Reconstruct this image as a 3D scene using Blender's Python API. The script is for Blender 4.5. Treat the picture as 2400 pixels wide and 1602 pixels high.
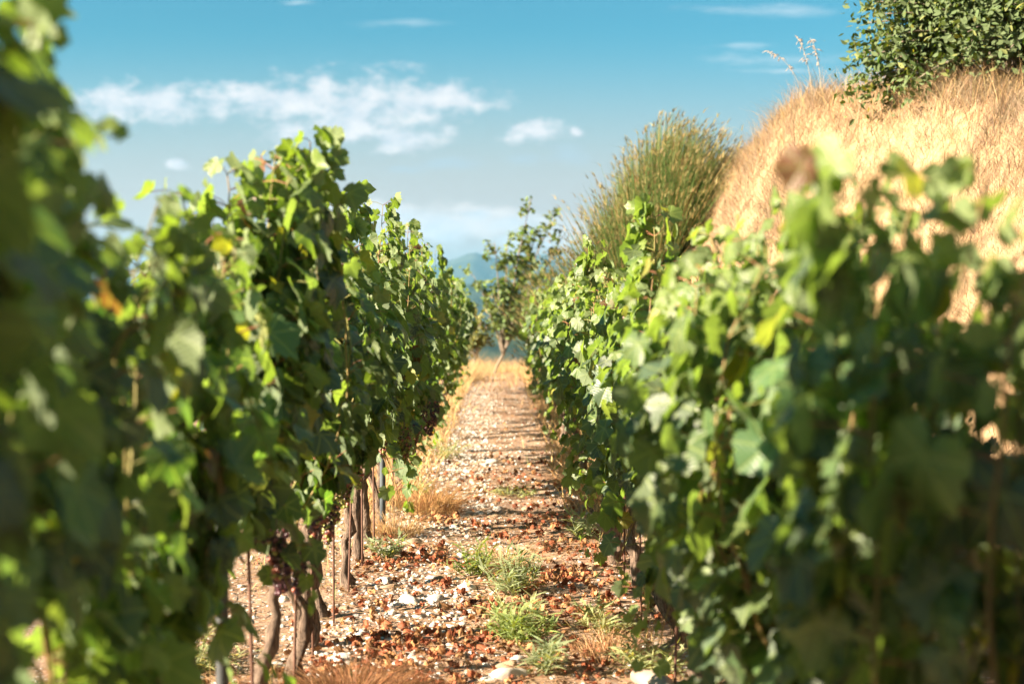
import bpy, math, random
import numpy as np

R = math.radians
for ob in list(bpy.data.objects):
    bpy.data.objects.remove(ob)
SC = bpy.context.scene
COL = SC.collection

# ------------------------------------------------------------------ camera
CAM_H = 1.35
cam_d = bpy.data.cameras.new("camera")
cam = bpy.data.objects.new("camera", cam_d)
COL.objects.link(cam)
cam.location = (0, 0, CAM_H)
cam.rotation_euler = (R(90 - 1.475), 0, R(-0.474))
cam_d.lens = 50
cam_d.sensor_width = 36
cam_d.clip_start = 0.05
cam_d.clip_end = 20000
cam_d.dof.use_dof = True
cam_d.dof.focus_distance = 7.2
cam_d.dof.aperture_fstop = 2.4
cam_d.dof.aperture_blades = 9
SC.camera = cam

# ------------------------------------------------------------------ light
SUN_EL, SUN_AZ = 22.5, -110.0          # degrees; azimuth measured from +Y towards +X
az, el = R(SUN_AZ), R(SUN_EL)
sd = np.array([math.sin(az) * math.cos(el), math.cos(az) * math.cos(el), math.sin(el)])
sun_d = bpy.data.lights.new("sun", 'SUN')
sun = bpy.data.objects.new("sun", sun_d)
COL.objects.link(sun)
sun_d.energy = 5.0
sun_d.angle = R(0.5)
sun_d.color = (1.0, 0.83, 0.62)
from mathutils import Vector
sun.rotation_euler = Vector(sd).to_track_quat('Z', 'Y').to_euler()
sun.location = tuple(sd * 100)

SC.view_settings.view_transform = 'Standard'
SC.view_settings.look = 'None'
SC.view_settings.exposure = 2.6
SC.view_settings.gamma = 1
SC.render.engine = 'CYCLES'
SC.cycles.use_denoising = True
SC.cycles.max_bounces = 6
SC.cycles.diffuse_bounces = 2
SC.cycles.glossy_bounces = 2
SC.cycles.transmission_bounces = 4
SC.cycles.transparent_max_bounces = 4
SC.cycles.volume_bounces = 0
SC.cycles.sample_clamp_indirect = 6


class NT:
    """small helper to write node trees"""
    def __init__(s, tree):
        s.t = tree
        s.n = tree.nodes
        s.l = tree.links

    def new(s, kind, **kw):
        nd = s.n.new(kind)
        for k, v in kw.items():
            setattr(nd, k, v)
        return nd

    def put(s, sock, v):
        if isinstance(v, bpy.types.NodeSocket):
            s.l.new(v, sock)
        elif isinstance(v, (tuple, list)) and sock.type == 'RGBA' and len(v) == 3:
            sock.default_value = (*v, 1)
        else:
            sock.default_value = v

    def math(s, op, a, b=None, c=None, clamp=False):
        nd = s.new('ShaderNodeMath', operation=op, use_clamp=clamp)
        for i, v in enumerate((a, b, c)):
            if v is not None:
                s.put(nd.inputs[i], v)
        return nd.outputs[0]

    def vmath(s, op, a, b=None):
        nd = s.new('ShaderNodeVectorMath', operation=op)
        s.put(nd.inputs[0], a)
        if b is not None:
            s.put(nd.inputs[1], b)
        return nd.outputs['Value'] if op in ('LENGTH', 'DOT_PRODUCT') else nd.outputs[0]

    def mix(s, f, a, b, blend='MIX'):
        nd = s.new('ShaderNodeMix', data_type='RGBA', blend_type=blend)
        s.put(nd.inputs['Factor'], f)
        s.put(nd.inputs[6], a)
        s.put(nd.inputs[7], b)
        return nd.outputs[2]

    def ramp(s, f, lo, hi, a=0.0, b=1.0):
        nd = s.new('ShaderNodeMapRange', interpolation_type='SMOOTHSTEP')
        s.put(nd.inputs[0], f)
        for i, v in enumerate((lo, hi, a, b)):
            s.put(nd.inputs[i + 1], v)
        return nd.outputs[0]

    def noise(s, vec, scale, detail=4, rough=0.55, dim='3D'):
        nd = s.new('ShaderNodeTexNoise', noise_dimensions=dim)
        if vec is not None:
            s.put(nd.inputs['Vector'], vec)
        nd.inputs['Scale'].default_value = scale
        nd.inputs['Detail'].default_value = detail
        nd.inputs['Roughness'].default_value = rough
        return nd

    def attr(s, name):
        return s.new('ShaderNodeAttribute', attribute_name=name)


# ------------------------------------------------------------------ sky
world = bpy.data.worlds.new("World")
SC.world = world
world.use_nodes = True
W = NT(world.node_tree)
for nd in list(W.n):
    W.n.remove(nd)
sky = W.new('ShaderNodeTexSky', sky_type='NISHITA')
sky.sun_disc = False
sky.sun_elevation = el
sky.sun_rotation = R(SUN_AZ)
sky.air_density = 1.0
sky.dust_density = 0.6
sky.ozone_density = 1.0
tc = W.new('ShaderNodeTexCoord')
sep = W.new('ShaderNodeSeparateXYZ')
W.l.new(tc.outputs['Generated'], sep.inputs[0])
dx, dy, dz = sep.outputs
ysafe = W.math('MAXIMUM', dy, 0.04)
pu = W.math('DIVIDE', dx, ysafe)
pv = W.math('DIVIDE', dz, ysafe)
comb = W.new('ShaderNodeCombineXYZ')
W.l.new(pu, comb.inputs[0])
W.l.new(pv, comb.inputs[1])
P = comb.outputs[0]
skyc = W.mix(1.0, sky.outputs[0], (0.195, 0.56, 0.61), 'MULTIPLY')
# paler towards the horizon
hz = W.ramp(pv, 0.05, 0.20, 0.97, 0.0)
skyc = W.mix(hz, skyc, (3.3, 2.95, 2.75))


def cloud_layer(blobs, k, thr_lo, thr_hi, scale, squash, rough=0.6):
    sp = W.vmath('MULTIPLY', P, (1.0, squash, 1.0))
    warp = W.noise(sp, scale * 0.5, 3)
    off = W.vmath('MULTIPLY', W.vmath('SUBTRACT', warp.outputs['Color'], (0.5, 0.5, 0.5)), (0.03, 0.012, 0))
    pw = W.vmath('ADD', P, off)
    best = None
    for (cx, cy, rx, ry) in blobs:
        q = W.vmath('SUBTRACT', pw, (cx, cy, 0))
        q = W.vmath('DIVIDE', q, (rx, ry, 1))
        d = W.math('SUBTRACT', 1.0, W.vmath('LENGTH', q))
        best = d if best is None else W.math('SMOOTH_MAX', best, d, 0.25)
    n = W.noise(sp, scale, 8, rough).outputs['Fac']
    v = W.math('ADD', best, W.math('MULTIPLY', W.math('SUBTRACT', n, 0.5), k))
    return W.ramp(v, thr_lo, thr_hi)


low = cloud_layer([(-0.03, 0.058, .10, .014), (-.09, .065, .07, .012), (.035, .048, .05, .012), (-.16, .05, .1, .012)], 2.6, -0.1, 0.8, 30, 2.4)
skyc = W.mix(W.math('MULTIPLY', low, 0.85), skyc, (5.0, 4.6, 4.4))
puff = cloud_layer([(-.100, .140, .085, .026), (-.060, .144, .07, .015), (-.165, .142, .07, .014), (-.244, .141, .07, .017), (-.31, .140, .06, .016), (-.12,.125,.06,.016),
                    (-.068, .119, .04, .014), (.026, .121, .026, .012), (.055, .122, .006, .004),
                    (-.042, .053, .028, .014), (-.02, .062, .02, .006), (-.035, .142, .03, .008), (-.225, .1, .012, .005), (.008, .058, .022, .008), (-.075, .064, .05, .008), (-.10, .046, .03, .010), (.02, .046, .03, .007)],
                   2.6, -0.08, 0.85, 42, 1.6)
# lower, shaded side of the cumulus is a little greyer blue
shade = W.math('ADD', W.math('MULTIPLY', W.math('SUBTRACT', W.noise(W.vmath('ADD', W.vmath('MULTIPLY', P, (1, 1.6, 1)), (0.004, -0.012, 0)), 42, 6, .55).outputs['Fac'],
               W.noise(W.vmath('MULTIPLY', P, (1, 1.6, 1)), 42, 6, .55).outputs['Fac']), 2.0), 0.5, clamp=True)
cl_c = W.mix(shade, (4.9, 4.7, 4.65), (3.2, 3.55, 3.9))
skyc = W.mix(W.math('MULTIPLY', puff, 0.92), skyc, cl_c)
grey = cloud_layer([(-.035, .099, .04, .006), (.05, .104, .022, .010), (.015, .103, .02, .006), (-.07, .096, .03, .004)], 1.4, 0.05, 1.0, 40, 2.5)
skyc = W.mix(W.math('MULTIPLY', grey, 0.5), skyc, (2.5, 3.2, 3.7))
wisp = cloud_layer([(-.068, .196, .045, .005), (.19, .207, .08, .007), (.19, .172, .07, .007), (.165, .181, .04, .004), (-.14, .212, .02, .003), (.2, .163, .05, .004)], 1.7, 0.1, 1.3, 36, 4.0, .65)
skyc = W.mix(W.math('MULTIPLY', wisp, 0.45), skyc, (4.4, 4.8, 5.0))
bg = W.new('ShaderNodeBackground')
skyc = W.mix(1.0, skyc, (.715, .715, .72), 'MULTIPLY')
W.l.new(skyc, bg.inputs[0])
bg.inputs[1].default_value = 0.05
wo = W.new('ShaderNodeOutputWorld')
W.l.new(bg.outputs[0], wo.inputs[0])


# ------------------------------------------------------------------ helpers
def tag(o, label=None, cat=None, group=None, kind=None):
    if label: o['label'] = label
    if cat: o['category'] = cat
    if group: o['group'] = group
    if kind: o['kind'] = kind
    return o


def empty(name, loc, rz=0.0):
    o = bpy.data.objects.new(name, None)
    o.location = loc
    o.rotation_euler = (0, 0, rz)
    o.empty_display_size = 0.1
    COL.objects.link(o)
    return o


class MB:
    """collects triangles and builds ONE mesh object"""
    def __init__(s):
        s.v, s.f, s.c, s.u = [], [], [], []
        s.nv = 0

    def add(s, v, f, col=None, uv=None):
        v = np.asarray(v, float).reshape(-1, 3)
        f = np.asarray(f, int).reshape(-1, 3)
        n = len(v)
        s.v.append(v)
        s.f.append(f + s.nv)
        if col is None: col = (1, 1, 1)
        col = np.asarray(col, float)
        s.c.append(np.broadcast_to(col, (n, 3)))
        s.u.append(np.zeros((n, 3)) if uv is None else np.asarray(uv, float).reshape(-1, 3))
        s.nv += n

    def mesh(s, name, mat, smooth=True, origin=(0, 0, 0)):
        v = np.concatenate(s.v) - np.asarray(origin)
        f = np.concatenate(s.f)
        c = np.concatenate(s.c)
        u = np.concatenate(s.u)
        me = bpy.data.meshes.new(name)
        me.vertices.add(len(v))
        me.vertices.foreach_set('co', v.astype(np.float32).ravel())
        me.loops.add(f.size)
        me.loops.foreach_set('vertex_index', f.astype(np.int32).ravel())
        me.polygons.add(len(f))
        me.polygons.foreach_set('loop_start', np.arange(0, f.size, 3, dtype=np.int32))
        me.polygons.foreach_set('loop_total', np.full(len(f), 3, np.int32))
        me.polygons.foreach_set('use_smooth', np.full(len(f), smooth, bool))
        ca = me.attributes.new('tint', 'FLOAT_COLOR', 'POINT')
        ca.data.foreach_set('color', np.c_[c, np.ones(len(c))].astype(np.float32).ravel())
        ua = me.attributes.new('local', 'FLOAT_VECTOR', 'POINT')
        ua.data.foreach_set('vector', u.astype(np.float32).ravel())
        me.materials.append(mat)
        me.update()
        me.validate()
        return me

    def build(s, name, mat, parent=None, smooth=True, origin=(0, 0, 0)):
        me = s.mesh(name, mat, smooth, origin)
        o = bpy.data.objects.new(name, me)
        COL.objects.link(o)
        if parent is not None:
            o.parent = parent
        return o


def nrm(a):
    return a / np.maximum(np.linalg.norm(a, axis=-1, keepdims=True), 1e-9)


def tube(mb, pts, rad, sides=6, col=(1, 1, 1), cap=True, rng=None, rough=0.0):
    pts = np.asarray(pts, float)
    n = len(pts)
    rad = np.broadcast_to(np.asarray(rad, float), (n,))
    t = nrm(np.gradient(pts, axis=0))
    ref = np.array([0.31, 0.17, 0.93]) if abs(t[0][2]) < 0.85 else np.array([0.95, 0.3, 0.05])
    a = nrm(np.cross(t, ref))
    b = np.cross(t, a)
    ang = np.linspace(0, 2 * np.pi, sides, endpoint=False)
    rr = rad[:, None] * np.ones((1, sides))
    if rng is not None and rough:
        rr = rr * (1 + rough * rng.normal(size=rr.shape))
    ring = pts[:, None] + rr[..., None] * (np.cos(ang)[None, :, None] * a[:, None] + np.sin(ang)[None, :, None] * b[:, None])
    v = ring.reshape(-1, 3)
    f = []
    for i in range(n - 1):
        for j in range(sides):
            k = (j + 1) % sides
            p, q, r_, s_ = i * sides + j, i * sides + k, (i + 1) * sides + k, (i + 1) * sides + j
            f += [(p, q, r_), (p, r_, s_)]
    uv = np.stack([np.repeat(ang[None], n, 0).ravel() / 6.28, np.repeat(np.linspace(0, 1, n), sides), np.zeros(n * sides)], 1)
    if cap:
        c0 = len(v)
        v = np.vstack([v, pts[:1], pts[-1:]])
        uv = np.vstack([uv, [[0, 0, 0], [0, 1, 0]]])
        for j in range(sides):
            k = (j + 1) % sides
            f += [(c0, k, j), (c0 + 1, (n - 1) * sides + j, (n - 1) * sides + k)]
    mb.add(v, f, col, uv)


def vnoise(x, y, seed=0):
    """smooth value noise, vectorised"""
    x, y = np.asarray(x, float), np.asarray(y, float)
    xi, yi = np.floor(x).astype(int), np.floor(y).astype(int)
    xf, yf = x - xi, y - yi

    def h(a, b):
        n = np.sin(a * 127.1 + b * 311.7 + seed * 74.7) * 43758.5453
        return n - np.floor(n)
    u, v = xf * xf * (3 - 2 * xf), yf * yf * (3 - 2 * yf)
    return (h(xi, yi) * (1 - u) + h(xi + 1, yi) * u) * (1 - v) + (h(xi, yi + 1) * (1 - u) + h(xi + 1, yi + 1) * u) * v


def fbm(x, y, seed=0, oct=4):
    s, a = 0, 0.5
    for i in range(oct):
        s = s + a * (vnoise(x * 2 ** i, y * 2 ** i, seed + i) - 0.5)
        a *= 0.5
    return s


# ground height: path at z = 0, grassy bank on the right, the land falls away past the end of the rows
BY = [-30, 0, 6, 9.5, 13, 15, 17, 20, 24, 28, 34]
BF = [3.6, 3.0, 2.5, 2.1, 1.3, 1.2, 1.15, 1.05, 1.1, 1.6, 2.5]
BC = [5, 4.6, 4.1, 3.7, 2.9, 2.75, 2.65, 2.3, 2.4, 3.0, 4]
BH = [2.2, 2.3, 2.45, 2.75, 3.28, 2.92, 2.6, 2.0, 1.2, 0.6, 0]


def bank_t(x, y):
    xf, xc = np.interp(y, BY, BF), np.interp(y, BY, BC)
    return (x - xf) / (xc - xf)


def H(x, y):
    x, y = np.asarray(x, float), np.asarray(y, float)
    t = bank_t(x, y)
    hc = np.interp(y, BY, BH)
    tc_ = np.clip(t, 0, 1)
    h = hc * (0.6 * tc_ * tc_ * (3 - 2 * tc_) + 0.4 * (1 - (1 - tc_) ** 2))
    h = h + np.clip(x - np.interp(y, BY, BC), 0, 40) * 0.04 * np.clip((34 - y) / 8, 0, 1)
    h = h + fbm(x * 1.3, y * 1.3, 3) * 0.25 * np.clip(t, 0, 1)
    h = h + fbm(x * 2.1, y * 2.1, 9) * 0.06 * np.clip(1 - np.abs(t), 0, 1) + fbm(x * 2.3, y * 1.7, 5) * 0.05
    h = h + .42 * np.exp(-((x - 1.75) / .8) ** 2 - ((y - 15.8) / 1.1) ** 2)
    drop = np.clip(y - 28, 0, None)
    h = h - np.where(drop < 10, drop ** 2 * 0.012, 1.2 + (drop - 10) * 0.24)
    left = np.clip(-x - 3.5, 0, None)
    h = h - np.minimum(left * 0.12, 30)
    return np.maximum(h, -60 + fbm(x / 300, y / 300, 2) * 12)


def ground_z(x, y):
    return float(H(x, y))


# ------------------------------------------------------------------ materials
def new_mat(name):
    m = bpy.data.materials.new(name)
    m.use_nodes = True
    n = NT(m.node_tree)
    for nd in list(n.n):
        n.n.remove(nd)
    out = n.new('ShaderNodeOutputMaterial')
    return m, n, out


def principled(n, out, color, rough=0.8, spec=0.3, normal=None):
    p = n.new('ShaderNodeBsdfPrincipled')
    n.put(p.inputs['Base Color'], color)
    n.put(p.inputs['Roughness'], rough)
    p.inputs['Specular IOR Level'].default_value = spec
    if normal is not None:
        n.l.new(normal, p.inputs['Normal'])
    n.l.new(p.outputs[0], out.inputs[0])
    return p


def bump(n, h, strength=0.5, dist=0.01):
    b = n.new('ShaderNodeBump')
    b.inputs['Strength'].default_value = strength
    b.inputs['Distance'].default_value = dist
    n.l.new(h, b.inputs['Height'])
    return b.outputs[0]


def mat_leaf(name, veins=True, trans=0.43, rough=0.42, spec=.6, tmul=(1.7, 1.9, 0.5)):
    m, n, out = new_mat(name)
    tint = n.attr('tint').outputs['Color']
    loc = n.attr('local')
    geo = n.new('ShaderNodeNewGeometry')
    nz = n.noise(loc.outputs['Vector'], 3.2, 4, .6)
    col = n.mix(n.ramp(nz.outputs['Fac'], .35, .75, 0, .35), tint, n.mix(1.0, tint, (1.35, 1.2, .8), 'MULTIPLY'))
    hgt = nz.outputs['Fac']
    if veins:
        s = n.new('ShaderNodeSeparateXYZ')
        n.l.new(loc.outputs['Vector'], s.inputs[0])
        u, v = s.outputs[0], s.outputs[1]
        best = None
        au = n.math('ABSOLUTE', u)
        for deg in (0, 52, 106):
            sx, cy = math.sin(R(deg)), math.cos(R(deg))
            d = n.math('ABSOLUTE', n.math('SUBTRACT', n.math('MULTIPLY', au, cy), n.math('MULTIPLY', v, sx)))
            along = n.math('ADD', n.math('MULTIPLY', au, sx), n.math('MULTIPLY', v, cy))
            d = n.math('ADD', d, n.math('MULTIPLY', n.math('LESS_THAN', along, 0.0), 1.0))
            best = d if best is None else n.math('MINIMUM', best, d)
        vein = n.ramp(best, 0.012, 0.05, 1, 0)
        sv = n.new('ShaderNodeTexWave', wave_type='BANDS', bands_direction='Y')
        sv.inputs['Scale'].default_value = 2.6
        n.l.new(n.vmath('ADD', n.vmath('ABSOLUTE', loc.outputs['Vector']), n.vmath('MULTIPLY', nz.outputs['Color'], (.12, .12, 0))), sv.inputs['Vector'])
        col = n.mix(n.math('MULTIPLY', vein, .7), col, n.mix(.5, tint, (.30, .36, .12)))
        hgt = n.math('ADD', n.math('MULTIPLY', sv.outputs['Fac'], .5), n.math('SUBTRACT', hgt, vein))
    under = n.mix(.45, col, (.17, .22, .12))       # leaf undersides are paler and mat
    col = n.mix(geo.outputs['Backfacing'], col, under)
    p = n.new('ShaderNodeBsdfPrincipled')
    n.l.new(col, p.inputs['Base Color'])
    n.put(p.inputs['Roughness'], n.math('ADD', rough, n.math('MULTIPLY', geo.outputs['Backfacing'], .25)))
    p.inputs['Specular IOR Level'].default_value = spec
    n.l.new(bump(n, hgt, .35, .004), p.inputs['Normal'])
    t = n.new('ShaderNodeBsdfTranslucent')
    n.l.new(n.mix(1.0, col, (*tmul,), 'MULTIPLY'), t.inputs[0])
    ms = n.new('ShaderNodeMixShader')
    ms.inputs[0].default_value = trans
    n.l.new(p.outputs[0], ms.inputs[1])
    n.l.new(t.outputs[0], ms.inputs[2])
    n.l.new(ms.outputs[0], out.inputs[0])
    return m


def mat_blade(name, trans=0.3):
    m, n, out = new_mat(name)
    tint = n.attr('tint').outputs['Color']
    p = n.new('ShaderNodeBsdfPrincipled')
    n.l.new(tint, p.inputs['Base Color'])
    p.inputs['Roughness'].default_value = .65
    p.inputs['Specular IOR Level'].default_value = .25
    t = n.new('ShaderNodeBsdfTranslucent')
    n.l.new(tint, t.inputs[0])
    ms = n.new('ShaderNodeMixShader')
    ms.inputs[0].default_value = trans
    n.l.new(p.outputs[0], ms.inputs[1])
    n.l.new(t.outputs[0], ms.inputs[2])
    n.l.new(ms.outputs[0], out.inputs[0])
    return m


def mat_bark(name, a=(.045, .032, .025), b=(.23, .165, .125)):
    m, n, out = new_mat(name)
    o = n.new('ShaderNodeTexCoord')
    v = n.vmath('MULTIPLY', o.outputs['Object'], (1, 1, .12))
    nz = n.noise(v, 160, 5, .65)
    n2 = n.noise(o.outputs['Object'], 22, 4, .6)
    f = n.ramp(n.math('ADD', n.math('MULTIPLY', nz.outputs['Fac'], .7), n.math('MULTIPLY', n2.outputs['Fac'], .3)), .32, .66)
    principled(n, out, n.mix(f, a, b), .9, .15, bump(n, nz.outputs['Fac'], .9, .012))
    return m


def mat_tint(name, rough=.8, spec=.25, bscale=60, bstr=.4, var=.35):
    m, n, out = new_mat(name)
    tint = n.attr('tint').outputs['Color']
    o = n.new('ShaderNodeTexCoord')
    nz = n.noise(o.outputs['Object'], bscale, 5, .6)
    c = n.mix(n.ramp(nz.outputs['Fac'], .3, .7, 0, var), tint, n.mix(1.0, tint, (.45, .42, .4), 'MULTIPLY'))
    principled(n, out, c, rough, spec, bump(n, nz.outputs['Fac'], bstr, .006))
    return m


M_LEAF = mat_leaf('vine leaf')
M_LEAF_FAR = mat_leaf('tree leaf', veins=False, trans=.35, rough=.6, spec=.25, tmul=(1.6, 1.5, .5))
M_CANE = mat_tint('cane bark', .6, .3, 40, .2, .3)
M_BARK = mat_bark('old vine bark')
M_TREEBARK = mat_bark('tree bark', (.10, .08, .06), (.28, .23, .18))
M_BLADE = mat_blade('dry grass')
M_GREENBLADE = mat_blade('green grass', .35)
M_STONE = mat_tint('limestone', .85, .2, 26, .5, .25)
M_LITTER = mat_blade('dead leaf', .25)
M_GRAPE = mat_tint('grape skin', .35, .5, 30, .05, .3)
M_STEEL = mat_tint('painted steel', .5, .5, 40, .15, .4)
M_RUST = mat_tint('rusty rod', .75, .3, 80, .4, .5)


def mat_ground():
    m, n, out = new_mat('vineyard soil')
    geo = n.new('ShaderNodeNewGeometry')
    P_ = geo.outputs['Position']
    mask = n.attr('tint')
    ms = n.new('ShaderNodeSeparateColor')
    n.l.new(mask.outputs['Color'], ms.inputs[0])
    big = n.noise(P_, .9, 5, .6)
    mid = n.noise(P_, 7, 6, .65)
    fine = n.noise(P_, 70, 4, .7)
    soil = n.mix(n.ramp(mid.outputs['Fac'], .3, .7), (.20, .115, .07), (.37, .255, .18))
    soil = n.mix(n.ramp(fine.outputs['Fac'], .35, .7, 0, .55), soil, (.42, .33, .26))
    soil = n.mix(n.ramp(big.outputs['Fac'], .45, .7, 0, .5), soil, (.36, .21, .12))
    vor = n.new('ShaderNodeTexVoronoi', feature='F1')
    n.l.new(n.vmath('ADD', P_, n.vmath('MULTIPLY', mid.outputs['Color'], (.02, .02, .02))), vor.inputs['Vector'])
    vor.inputs['Scale'].default_value = 42
    vsep = n.new('ShaderNodeSeparateColor')
    n.l.new(vor.outputs['Color'], vsep.inputs[0])
    peb = n.math('MULTIPLY', n.ramp(vor.outputs['Distance'], .28, .42, 1, 0), n.math('GREATER_THAN', vsep.outputs[0], .55))
    soil = n.mix(n.math('MULTIPLY', peb, .8), soil, n.mix(vsep.outputs[1], (.42, .39, .36), (.62, .59, .55)))
    straw = n.mix(n.ramp(mid.outputs['Fac'], .3, .7), (.24, .15, .085), (.38, .26, .155))
    straw = n.mix(n.ramp(fine.outputs['Fac'], .4, .7, 0, .5), straw, (.24, .15, .07))
    wood = n.mix(n.ramp(n.noise(P_, .02, 6, .7).outputs['Fac'], .4, .6), (.025, .045, .02), (.07, .085, .035))
    c = n.mix(ms.outputs[0], soil, straw)
    c = n.mix(ms.outputs[1], c, wood)
    h = n.math('ADD', n.math('MULTIPLY', fine.outputs['Fac'], .4), n.math('ADD', n.math('MULTIPLY', mid.outputs['Fac'], 1.0), n.math('MULTIPLY', peb, .5)))
    principled(n, out, c, .95, .1, bump(n, h, .8, .02))
    return m


# ------------------------------------------------------------------ the ground, one sheet to the horizon
def axis(a, b, step, far_lo, far_hi, g=1.28):
    core = list(np.arange(a, b + 1e-6, step))
    s, x = step, core[-1]
    while x < far_hi:
        s *= g
        x = min(x + s, far_hi)
        core.append(x)
    s, x = step, core[0]
    pre = []
    while x > far_lo:
        s *= g
        x = max(x - s, far_lo)
        pre.append(x)
    return np.array(pre[::-1] + core)


def sheet(mb, xs, ys, fz, fcol):
    X, Y = np.meshgrid(xs, ys)
    Z = fz(X, Y)
    nx, ny = len(xs), len(ys)
    i = np.arange(nx * ny).reshape(ny, nx)
    a, b, c, d = i[:-1, :-1].ravel(), i[:-1, 1:].ravel(), i[1:, 1:].ravel(), i[1:, :-1].ravel()
    f = np.vstack([np.c_[a, b, c], np.c_[a, c, d]])
    mb.add(np.c_[X.ravel(), Y.ravel(), Z.ravel()], f, fcol(X, Y).reshape(-1, 3))


def ground_col(X, Y):
    t = bank_t(X, Y)
    straw = np.clip(t * 6 + .4, 0, 1)
    straw = np.maximum(straw, np.clip((Y - 23) / 4, 0, 1) * .8)
    straw = np.maximum(straw, np.clip((-X - 3) / 1.5, 0, 1))
    wood = np.clip((Y - 150) / 150, 0, 1)
    return np.stack([straw, wood, 0 * X], -1)


mb = MB()
sheet(mb, axis(-5, 7, .12, -5500, 5500), axis(-2, 32, .16, -300, 5650), H, ground_col)
ground = mb.build('ground', mat_ground())
tag(ground, kind='structure')

# distant wooded ridges and the mountain
def mat_hill(name, a, b, scale):
    m, n, out = new_mat(name)
    geo = n.new('ShaderNodeNewGeometry')
    nz = n.noise(geo.outputs['Position'], scale, 7, .68)
    principled(n, out, n.mix(n.ramp(nz.outputs['Fac'], .38, .62), a, b), .95, .05)
    return m


M_WOODS = mat_hill('wooded hillside', (.012, .024, .014), (.04, .055, .03), .03)
M_MOUNT = mat_hill('mountain side', (.018, .032, .022), (.06, .066, .05), .004)


def ridge(name, y0, half, x0, x1, prof, mat, nx, ny, base, lump, seed):
    mb = MB()
    xs, ys = np.linspace(x0, x1, nx), np.linspace(y0 - half, y0 + half, ny)

    def fz(X, Y):
        b = np.cos(np.clip((Y - y0) / half, -1, 1) * np.pi / 2) ** 1.3
        return base + (prof(X) - base) * b * (1 + .18 * fbm(X / (half * .3), Y / (half * .3), seed, 5)) + lump * vnoise(X / (lump * 1.6), Y / (lump * 1.6), seed) * b
    sheet(mb, xs, ys, fz, lambda X, Y: np.ones(X.shape + (3,)))
    return tag(mb.build(name, mat), kind='structure')


K = 1 / 3262.0
def prof_px(pts, d):
    """profile given as metres, from (azimuth tangent, elevation tangent) pairs"""
    xs = [p[0] * d for p in pts]
    zs = [p[1] * d + CAM_H for p in pts]
    return lambda X: np.interp(X, xs, zs)


ridge('mountain', 4700, 800, -3000, 3000,
      prof_px([(-.6, .012), (-.2, .018), (-.047, .0265), (-.031, .0325), (-.0175, .0365), (-.004, .0315), (.01, .028), (.025, .033), (.033, .035), (.05, .03), (.2, .02), (.6, .012)], 4700),
      M_MOUNT, 420, 60, -60, 4, 11)
ridge('wooded_hill', 2300, 420, -1800, 1800,
      prof_px([(-.7, .0), (-.05, .004), (-.02, .012), (0, .011), (.02, .007), (.05, .01), (.7, .002)], 2300), M_WOODS, 420, 50, -60, 7, 21)
ridge('forest_ridge', 1000, 190, -900, 900,
      prof_px([(-.8, -.03), (-.05, -.016), (-.02, -.018), (0, -.021), (.03, -.017), (.06, -.02), (.8, -.03)], 1000), M_WOODS, 420, 60, -62, 9, 31)

# ------------------------------------------------------------------ grapevines
KEY = np.array([(0, 1.0), (11, .90), (20, .83), (29, .76), (39, .84), (52, .93), (63, .84), (74, .71), (84, .66), (96, .70), (108, .73), (122, .62), (138, .57), (154, .52), (168, .36), (180, .10)])


def leaf_template(nhalf, ring, rng):
    ang = np.linspace(0, 180, nhalf)
    r = np.interp(ang, KEY[:, 0], KEY[:, 1])
    teeth = np.where(np.arange(nhalf) % 2 == 0, 1.03, .93)
    rl = r * (teeth if nhalf > 12 else 1) * (1 + .05 * rng.normal(size=nhalf))
    rr = r * (teeth if nhalf > 12 else 1) * (1 + .05 * rng.normal(size=nhalf))
    a = np.r_[R(1) * ang, -R(1) * ang[::-1][1:-1]]
    rad = np.r_[rl, rr[::-1][1:-1]]
    out = np.c_[np.sin(a) * rad, np.cos(a) * rad]
    n = len(out)
    if ring:
        v = np.vstack([[[0, 0]], out * .5, out])
        f = []
        for i in range(n):
            k = (i + 1) % n
            f += [(0, 1 + k, 1 + i), (1 + i, 1 + k, 1 + n + k), (1 + i, 1 + n + k, 1 + n + i)]
    else:
        v = np.vstack([[[0, 0]], out])
        f = [(0, 1 + (i + 1) % n, 1 + i) for i in range(n)]
    return v, np.array(f)


_r = np.random.default_rng(77)
T_HI = [leaf_template(16, True, _r) for _ in range(5)]
T_LO = [leaf_template(9, False, _r) for _ in range(4)]


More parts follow.
